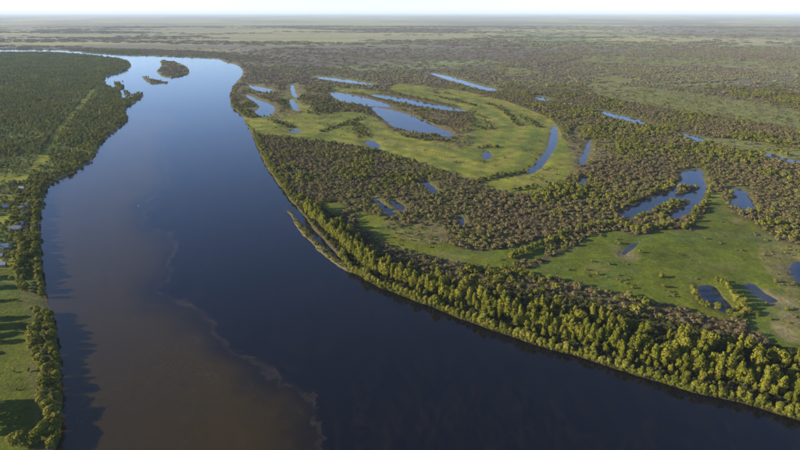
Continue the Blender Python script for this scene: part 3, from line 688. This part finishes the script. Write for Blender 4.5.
# ------------------------------------------------------------------ willows and bushes standing apart on the right-hand meadows
groups = [
 ("willow in the bright row west of the east meadow, %s from the west", "willow row west of the east meadow", [(511, 260, .95), (516, 258, .8), (521, 256, .85), (526, 253.5, .8), (531, 252, .85), (536, 250, .85), (541, 248, .9), (546, 246, .85), (551, 243, .9), (556, 241, .85), (561, 239, 1.0), (564, 236, .8)]),
 ("willow in the wooded strip below the hook-shaped lake, %s from the west", "willows below the hook-shaped lake", [(580, 232, .75), (586, 231, .85), (591, 229, .8), (597, 228, .9), (603, 228, .85), (609, 227, .8), (615, 226, .9), (621, 227, .85), (627, 229, .85), (632, 231, .8), (637, 233, 1.0), (642, 234, .85), (648, 231, .8), (655, 230, .85), (661, 229, .9), (667, 227, .8), (684, 230, 1.1), (689, 228.5, .9), (693, 223, .8)]),
 ("willow fringing the outer bank of the hook-shaped lake, %s from its lower end", "willows round the hook-shaped lake", [(697, 214, .75), (701, 209, .7), (704, 204, .75), (707, 199, .7), (709, 193, .75), (709.5, 188, .7), (709, 182, .75), (707, 176, .75), (705, 171, .85), (703, 166, .8)]),
 ("willow on the tongue of land inside the hook-shaped lake, %s from the west", "willows on the lake tongue", [(640, 220, .5), (648, 217, .5), (655, 214, .5), (661, 212, .5), (667, 209.5, .45), (673, 207.5, .45), (679, 206, .4), (685, 204, .35)]),
 ("willow between the ringed dark pond and the muddy pond, %s from the top", "willows beside the ringed pond", [(717, 284, .7), (722, 287, .8), (726, 289, .75), (729, 294, .85), (733, 299, .85), (737, 303, .9), (740, 308, .9), (744, 312, .9), (747, 316, .8), (741, 317, .6), (737, 312, .6)]),
 ("willow on the near side of the ringed dark pond, %s from the west", "willows beside the ringed pond", [(692, 291, .7), (693, 297, .75), (697, 303, .6), (702, 307, .6), (708, 309, .7), (717, 311, .85), (728, 316, .7), (735, 320, .6)]),
]
for lab, grp, L in groups:
    for k, (a, b, w) in enumerate(L):
        g = ground(a, b) + rng.uniform(-1, 1, 2); z, sd = zat(*g)
        tree("willow_tree", WILLOW[int(rng.integers(6))], g[0], g[1], max(z[0], 0.2) - 0.1, w, w * rng.uniform(0.85, 1.1), rng.uniform(0, 6.28), lab % ordinal(k + 1), grp)
lone = [(661, 279, .62, "round pale bush alone on the east meadow, upper of two"), (663.5, 289, .5, "round bush alone on the east meadow, lower of two"), (597, 276, .42, "small bush with long shadow on the west side of the east meadow"), (606, 278.5, .25, "tiny pale bush just east of the small bush on the east meadow"),
        (632, 290, .35, "small bush on the lower edge of the east meadow"), (775, 284, .5, "round green bush alone between the muddy pond and the east pond"), (621, 282, .25, "tiny bush in the middle of the lower east meadow"), (538, 264, .4, "small bush under the willow row west of the east meadow"), (574, 270, .2, "tiny bush at the west corner of the east meadow"),
        (742, 262, .2, "tiny bush in the open middle of the east meadow"), (690, 262, .18, "tiny bush south of the hook-shaped lake"), (757, 318, .4, "bush on the grass near the belt's far grove"), (770, 322, .35, "bush on the bare ground near the east pond"), (786, 312, .4, "bush on dry ground at the meadow's east end"),
        (433, 199, .7, "pale tree by the dark pool in the brown scrub"), (515, 206, .6, "pale tree on the north-east edge of the brown scrub"), (388, 230, .45, "small tree on the shaded strip meadow behind the poplars"), (463, 238, .8, "pale tree in the south of the brown scrub"), (473, 240, .7, "olive tree beside the pale tree in the south of the brown scrub")]
for k, (a, b, w, lab) in enumerate(lone):
    g = ground(a, b); z, sd = zat(*g)
    tree("willow_bush" if w < 0.6 else "willow_tree", WILLOW[k % 6], g[0], g[1], z[0] - 0.1, w, w * 0.9, k * 1.1, lab, "bushes standing apart on the meadows", "bush" if w < 0.6 else "tree")

# ------------------------------------------------------------------ masses of scrub, forest and far woodland
def jittered(x0, x1, y0, y1, step):
    X, Y = np.meshgrid(np.arange(x0, x1, step), np.arange(y0, y1, step)); X = X.ravel() + rng.uniform(-.5, .5, X.size) * step; Y = Y.ravel() + rng.uniform(-.5, .5, Y.size) * step
    px, py, dep = project(X, Y); m = (px > -70) & (px < 870) & (py < 470) & (Y > 100)
    return X[m], Y[m], px[m], py[m]
river_mid = np.array([(-2000, 2600), (0, 0)])
def is_left(px, py):                              # land on the left side of the river
    lim = np.interp(py, [52, 60, 70, 95, 130, 160, 185, 240, 300, 450], [140, 140, 145, 150, 150, 120, 70, 60, 70, 80])
    return (px < lim) & (py > 51.5)
X, Y, px, py = jittered(-1300, 1500, 250, 1750, 3.6)
Zv = zones(X, Y, px, py); sd = water_sd(X, Y); r = np.hypot(X, Y)
left = is_left(px, py); beltpoly = np.concatenate([np.stack(on_bank(np.linspace(s_of(262), S[-1], 80), -30 * np.ones(80)), -1), np.stack(on_bank(np.linspace(s_of(262), S[-1], 80), belt_w(np.linspace(s_of(262), S[-1], 80)) + 3), -1)[::-1]])
inbelt = inside(X, Y, beltpoly)
nA = fbm(X, Y, 28, 51); nB = fbm(X, Y, 110, 52); nC = fbm(X, Y, 14, 53, 3)
land = (sd > 1.5) & (pond_d(X, Y) > np.where(r > 800, np.clip(r * 0.008, 3, 18), 3.5))
dens = np.where(nA + 0.3 * nC > 0.54, 0.66, 0.42)                                  # scrub
dens = np.where(Zv['meadow'], np.where(nA > 0.68, 0.28, 0.004), dens)
dens = np.where(Zv['sparse'], np.where(nA > 0.5, 0.4, 0.06), dens)
dens = np.where(Zv['olive'], 0.05, dens)
shore = (sd < 9) & (nB > 0.42) & ~Zv['meadow']; dens = np.where(shore, 0.8, dens)
dens = dens * (1 - 0.75 * sstep(1350, 1750, Y))
sel = land & ~left & ~inbelt & (rng.random(len(X)) < dens)
hi = fbm(X, Y, 60, 57, 3)
olive = sel & ((hi + 0.25 * rng.random(len(X)) + 0.12 * sstep(600, 1100, r) > 0.83) | (shore & (rng.random(len(X)) < 0.3)))
sc2 = sel & ~olive
bb = np.linspace(s_of(380), S[-1], 60); behind = inside(X, Y, np.concatenate([np.stack(on_bank(bb, np.zeros(60)), -1), np.stack(on_bank(bb, belt_w(bb) + np.interp(bb, [s_of(380), s_of(520), s_of(640)], [4, 26, 18])), -1)[::-1]]))
dk = sel & behind; olive &= ~dk; sc2 &= ~dk
Zz = land_z(X, Y, sd)
k1 = (0.5 + 0.9 * rng.random(len(X)) ** 1.6) * (0.85 + 0.5 * nB); k1 = np.where(Zv['meadow'], k1 * 0.6, k1)
scatter("scrub_vegetation", "scrub", X[sc2], Y[sc2], Zz[sc2] - 0.1, k1[sc2] * rng.uniform(1.0, 1.35, sc2.sum()), k1[sc2] * rng.uniform(0.6, 1.0, sc2.sum()), "brown willow scrub covering the floodplain behind the right bank")
ts_ = rng.uniform(s_of(400), S_END, 3600); td = belt_w(ts_) - 12 + rng.uniform(0, 1, 3600) * np.interp(ts_, [s_of(400), s_of(500), s_of(560), s_of(680), S[-1]], [10, 34, 42, 30, 22])
tx_, ty_ = on_bank(ts_, td); tz_, tsd = zat(tx_, ty_); ok = (tsd > 2) & (pond_d(tx_, ty_) > 3); kd = rng.uniform(0.6, 1.45, len(tx_))
scatter("dark_thicket", "bush", tx_[ok], ty_[ok], tz_[ok] - 0.1, kd[ok], kd[ok], "dark thicket between the riverside poplars and the east meadow")
scatter("olive_shrubbery", "olivebush", X[olive], Y[olive], Zz[olive] - 0.1, k1[olive], k1[olive] * rng.uniform(0.8, 1.2, olive.sum()), "olive-green taller bushes scattered through the floodplain scrub")
lx, ly = [], []
for ln, w, d in SHRUB_LINES:
    q = np.concatenate([[0], np.cumsum(np.linalg.norm(np.diff(ln, axis=0), axis=1))]); nn_ = int(q[-1] * 2 * w / 14 * d) + 3
    t = rng.uniform(0, q[-1], nn_); lx.append(np.interp(t, q, ln[:, 0]) + rng.normal(0, w * .6, nn_)); ly.append(np.interp(t, q, ln[:, 1]) + rng.normal(0, w * .6, nn_))
lx = np.concatenate(lx); ly = np.concatenate(ly); lz, lsd = zat(lx, ly); ok = lsd > 2; kk = rng.uniform(0.55, 1.35, len(lx)); h1 = rng.random(len(lx)) < 0.62
scatter('meadow_shrubbery', 'bush', lx[ok & h1], ly[ok & h1], lz[ok & h1] - .1, kk[ok & h1] * 1.2, kk[ok & h1] * 1.2, 'dark shrub lines curving across the crescent meadow')
scatter('meadow_willow_shrubbery', 'olivebush', lx[ok & ~h1], ly[ok & ~h1], lz[ok & ~h1] - .1, kk[ok & ~h1] * .9, kk[ok & ~h1] * .9, 'olive willow clumps along the curved lines of the crescent meadow')
# left forest and village gardens
vill = left & (py > 158) & (py < 290)
near_l = left & (py >= 282)
dl = np.where(vill, np.where(nA > 0.42, 0.46, 0.22), np.where(nA + 0.35 * nC > 0.6, 0.6, 0.34))
dl = np.where(Zv['path'], 0.0, dl); dl = np.where(Zv['meadow'], 0.004, dl); dl = np.where(near_l, 0.0, dl)
dl = np.where(vill & Zv['meadow'], np.where(nC > 0.6, 0.25, 0.03), dl)
dl = np.where(left & ~near_l & (sd < 30) & (py < 245), np.where(nC > 0.42, 0.6, 0.3), dl); dl = np.where(left & (nB > 0.60) & ~vill, dl * 0.45, dl)
sl = land & left & (rng.random(len(X)) < dl)
pale = sl & ((rng.random(len(X)) < 0.10 + 0.5 * sstep(0.5, 0.62, fbm(X, Y, 40, 55, 3))) | ((sd < 26) & (rng.random(len(X)) < 0.45))); sl &= ~pale
kp = rng.uniform(0.6, 1.3, len(X)); scatter('pale_woodland', 'olivebush', X[pale], Y[pale], Zz[pale] - .1, kp[pale] * 1.05, kp[pale] * 1.1, 'paler yellow-green trees speckling the left bank forest')
k1 = rng.uniform(0.5, 1.1, len(X)) * np.where(vill, 0.6, 0.9) * (0.7 + 0.5 * nB)
scatter("forest", "forest", X[sl], Y[sl], Zz[sl] - 0.1, k1[sl], k1[sl] * rng.uniform(0.6, 1.0, sl.sum()), "dark green mixed forest and garden trees covering the left bank")
# farther plain
X, Y, px, py = jittered(-2700, 2700, 1350, 3600, 13.0)
Zv = zones(X, Y, px, py); sd = water_sd(X, Y); left = is_left(px, py)
nA = fbm(X, Y, 120, 61); nB = fbm(X, Y, 500, 62)
dens = np.where(left, 0.85, np.where(fbm(X * 0.45, Y, 420, 63, 5) > 0.5, 0.62, 0.12)); dens = np.where(Zv['meadow'] | Zv['steppe'], 0.03, dens); dens = np.where(Zv['olive'], 0.15, dens); dens = np.where(Zv['dark'], 0.95, dens)
dens = np.where(left & (Y < 1750), 0, dens * sstep(1300, 1750, Y)); dens = np.where(~left & Zv['olive'], dens * 0.6, dens)
s_ = (sd > 9) & (pond_d(X, Y) > np.clip(np.hypot(X, Y) * 0.011, 12, 60)) & (rng.random(len(X)) < dens); Zz = land_z(X, Y, sd); k1 = rng.uniform(0.6, 1.15, len(X))
fl = s_ & left
scatter("far_forest", "forest", np.repeat(X[fl], 3) + rng.normal(0, 5, fl.sum() * 3), np.repeat(Y[fl], 3) + rng.normal(0, 6, fl.sum() * 3), np.repeat(Zz[fl], 3), np.full(fl.sum() * 3, 1.0), np.full(fl.sum() * 3, 0.85), "far dark forest at the top of the left bank")
fr = s_ & ~left
scatter("far_woodland", "far", X[fr], Y[fr], Zz[fr], k1[fr], k1[fr] * rng.uniform(0.35, 0.75, fr.sum()), "brown and olive woodland beyond the crescent meadow")
X, Y, px, py = jittered(-7600, 7600, 3600, 9500, 48.0)
Zv = zones(X, Y, px, py); sd = water_sd(X, Y); nA = fbm(X, Y, 420, 71); nB = fbm(X, Y, 1500, 72)
dens = np.where(fbm(X * 0.4, Y, 700, 73, 5) > 0.5, 0.6, 0.06); dens = np.where(Zv['steppe'], np.where(fbm(X * 0.25, Y, 260, 77, 4) > 0.60, 0.6, 0.0), dens)
s_ = (sd > 40) & (rng.random(len(X)) < dens); k1 = rng.uniform(0.6, 1.2, len(X))
scatter("distant_woodland", "farther", X[s_], Y[s_], land_z(X, Y, sd)[s_], k1[s_], k1[s_] * rng.uniform(0.35, 0.7, s_.sum()), "distant woodland fading into the haze")

# ------------------------------------------------------------------ village houses
WALLS = [plain("wall_white", (0.3, 0.29, 0.27)), plain("wall_timber", (0.2, 0.14, 0.09)), plain("wall_cream", (0.5, 0.44, 0.32)), plain("wall_blue", (0.2, 0.3, 0.4))]
ROOFS = {"white": plain("roof_white", (0.3, 0.3, 0.31), 0.6), "blue": plain("roof_blue", (0.1, 0.15, 0.22), 0.5), "grey": plain("roof_grey", (0.2, 0.205, 0.22), 0.6), "rust": plain("roof_rust", (0.24, 0.12, 0.08), 0.7)}
M_PANE = plain("window_pane", (0.03, 0.04, 0.05), 0.1); M_TRIM = plain("white_trim", (0.7, 0.7, 0.68)); M_DOOR = plain("door_wood", (0.16, 0.09, 0.05)); M_BRICK = plain("chimney_brick", (0.3, 0.13, 0.08))
def box(x0, x1, y0, y1, z0, z1):
    v = [(x, y, z) for z in (z0, z1) for x, y in ((x0, y0), (x1, y0), (x1, y1), (x0, y1))]
    return v, [(0, 3, 2, 1), (4, 5, 6, 7), (0, 1, 5, 4), (1, 2, 6, 5), (2, 3, 7, 6), (3, 0, 4, 7)]
def pydata(name, v, f, mat):
    me = bpy.data.meshes.new(name); me.from_pydata(v, [], f); me.update(); me.materials.append(mat); return me
def house(g, rz, L, W, H, R, wall, roof, label):
    L *= 0.8; W *= 0.8
    e = bpy.data.objects.new("village_house", None); col.objects.link(e); z, _ = zat(*g)
    e.location = (g[0], g[1], z[0]); e.rotation_euler = (0, 0, rz); e["label"] = label; e["category"] = "house"; e["group"] = "village houses on the left bank"
    v = [(-L / 2, -W / 2, -.5), (L / 2, -W / 2, -.5), (L / 2, W / 2, -.5), (-L / 2, W / 2, -.5), (-L / 2, -W / 2, H), (L / 2, -W / 2, H), (L / 2, W / 2, H), (-L / 2, W / 2, H), (-L / 2, 0, H + R), (L / 2, 0, H + R)]
    add_obj("wall", pydata("house_wall", v, [(0, 1, 5, 4), (2, 3, 7, 6), (1, 2, 6, 9, 5), (3, 0, 4, 8, 7)], WALLS[wall]), e)
    o = 0.5; t = 0.18; k = R / (W / 2); hh = H - o * k
    top = [(-L / 2 - o, -W / 2 - o, hh + t), (L / 2 + o, -W / 2 - o, hh + t), (L / 2 + o, 0, H + R + t), (-L / 2 - o, 0, H + R + t), (L / 2 + o, W / 2 + o, hh + t), (-L / 2 - o, W / 2 + o, hh + t)]
    bot = [(a, b, c - t + 0.03) for a, b, c in top]
    f = [(0, 1, 2, 3), (3, 2, 4, 5), (9, 8, 7, 6), (11, 10, 8, 9), (0, 6, 7, 1), (5, 4, 10, 11), (1, 7, 8, 2), (2, 8, 10, 4), (0, 3, 9, 6), (3, 5, 11, 9)]
    r = add_obj("roof", pydata("house_roof", top + bot, f, ROOFS[roof]), e)
    add_obj("chimney", pydata("house_chimney", *box(L * .2, L * .2 + .7, -.35, .35, H + R * .5, H + R + 1.0), M_BRICK), r)
    for sx in (-0.28, 0.02, 0.3):
        wdw = add_obj("window", pydata("house_window", *box(L * sx - .6, L * sx + .6, -W / 2 - .08, -W / 2 + .02, .9, 2.2), M_TRIM), e)
        add_obj("pane", pydata("house_pane", *box(L * sx - .48, L * sx + .48, -W / 2 - .1, -W / 2 - .04, 1.02, 2.08), M_PANE), wdw)
    add_obj("door", pydata("house_door", *box(L / 2 - .02, L / 2 + .08, -.5, .5, -.1, 2.0), M_DOOR), e)
hs = [((3, 268), .3, 8, 6, 3, 2.2, 0, "white", "white house at the lower end of the village by the meadow"), ((8, 250), .25, 11, 7.5, 3, 2.8, 3, "blue", "long blue-roofed house among dark trees above the white house"),
      ((1, 259), .2, 7, 6, 2.8, 2, 1, "blue", "small blue-grey roofed house at the left picture edge"), ((17, 232), .3, 13, 8, 3.2, 2.8, 0, "grey", "largest grey-roofed house in the middle of the village"),
      ((21.5, 228), .4, 7, 6, 3.6, 2.2, 0, "white", "white-roofed house touching the back of the largest grey house"), ((26, 217), .5, 9, 6.5, 3, 2.4, 2, "grey", "cream house below the white-roofed pair near the shore trees"),
      ((27.5, 208.5), .3, 8, 6, 3, 2.2, 0, "white", "white-roofed house nearest the village bend of the river"), ((23, 211), .3, 7, 5.5, 2.8, 2, 2, "grey", "small grey house just left of the white house nearest the bend"),
      ((7, 210), .35, 10, 7, 3, 2.5, 3, "blue", "pale blue-roofed house in the upper village by the left edge"), ((14.5, 185), .4, 8, 6, 3, 2.2, 0, "grey", "grey-roofed house in the top of the village under the forest"),
      ((22.5, 191), .2, 7, 6, 3, 2.2, 0, "white", "small white-roofed house in the top of the village"), ((26, 231), .6, 6, 5, 2.6, 2, 1, "rust", "rusty-roofed shed beside the largest grey house")]
for q, *a in hs: house(ground(*q), *a)

# ------------------------------------------------------------------ small boat on the river
def boat(g, rz, label):
    e = bpy.data.objects.new("motor_boat", None); col.objects.link(e); e.location = (g[0], g[1], 0.0); e.rotation_euler = (0, 0, rz); e.scale = (0.42, 0.42, 0.42)
    e["label"] = label; e["category"] = "boat"
    st = [(-2.6, .85, -.15), (-1, 1.0, -.2), (.8, .95, -.2), (2.0, .55, -.1), (2.9, .04, .1)]; v, f = [], []
    for x, w, zb in st: v += [(x, -w, .6), (x, -w * .7, zb), (x, w * .7, zb), (x, w, .6), (x, w * .85, .6), (x, w * .6, .05), (x, -w * .6, .05), (x, -w * .85, .6)]
    for i in range(len(st) - 1):
        for k in range(8): f.append((i * 8 + k, i * 8 + (k + 1) % 8, (i + 1) * 8 + (k + 1) % 8, (i + 1) * 8 + k))
    f += [tuple(range(7, -1, -1)), tuple(range(32, 40))]
    add_obj("hull", pydata("boat_hull", v, f, M_TRIM), e)
    for x in (-1.2, .4): add_obj("seat", pydata("boat_seat", *box(x, x + .4, -.75, .75, .3, .38), M_DOOR), e)
    add_obj("outboard_motor", pydata("boat_motor", *box(-2.95, -2.62, -.2, .2, .2, 1.1), M_PANE), e)
boat(ground(138.5, 206), 1.9, "small white boat on the open river near the silt seam")

# ------------------------------------------------------------------ haze over the plain
v, f = box(-92000, 92000, -92000, 92000, -6, CAM_H + 60)
hm = bpy.data.materials.new("haze"); hm.use_nodes = True; hn = hm.node_tree.nodes; hn.remove(hn["Principled BSDF"])
pv = hn.new("ShaderNodeVolumePrincipled"); pv.inputs["Color"].default_value = (0.68, 0.81, 1.0, 1); pv.inputs["Density"].default_value = 2.7e-5; pv.inputs["Anisotropy"].default_value = 0.0
hm.node_tree.links.new(pv.outputs[0], hn["Material Output"].inputs["Volume"])
add_obj("haze", pydata("haze", v, f, hm), kind="stuff", label="pale haze thickening towards the horizon")
print("objects", len(bpy.data.objects), "poplars", len(cd), "fronts", len(fx), "scrub", sc2.sum(), "forest", sl.sum(), "far", fr.sum())
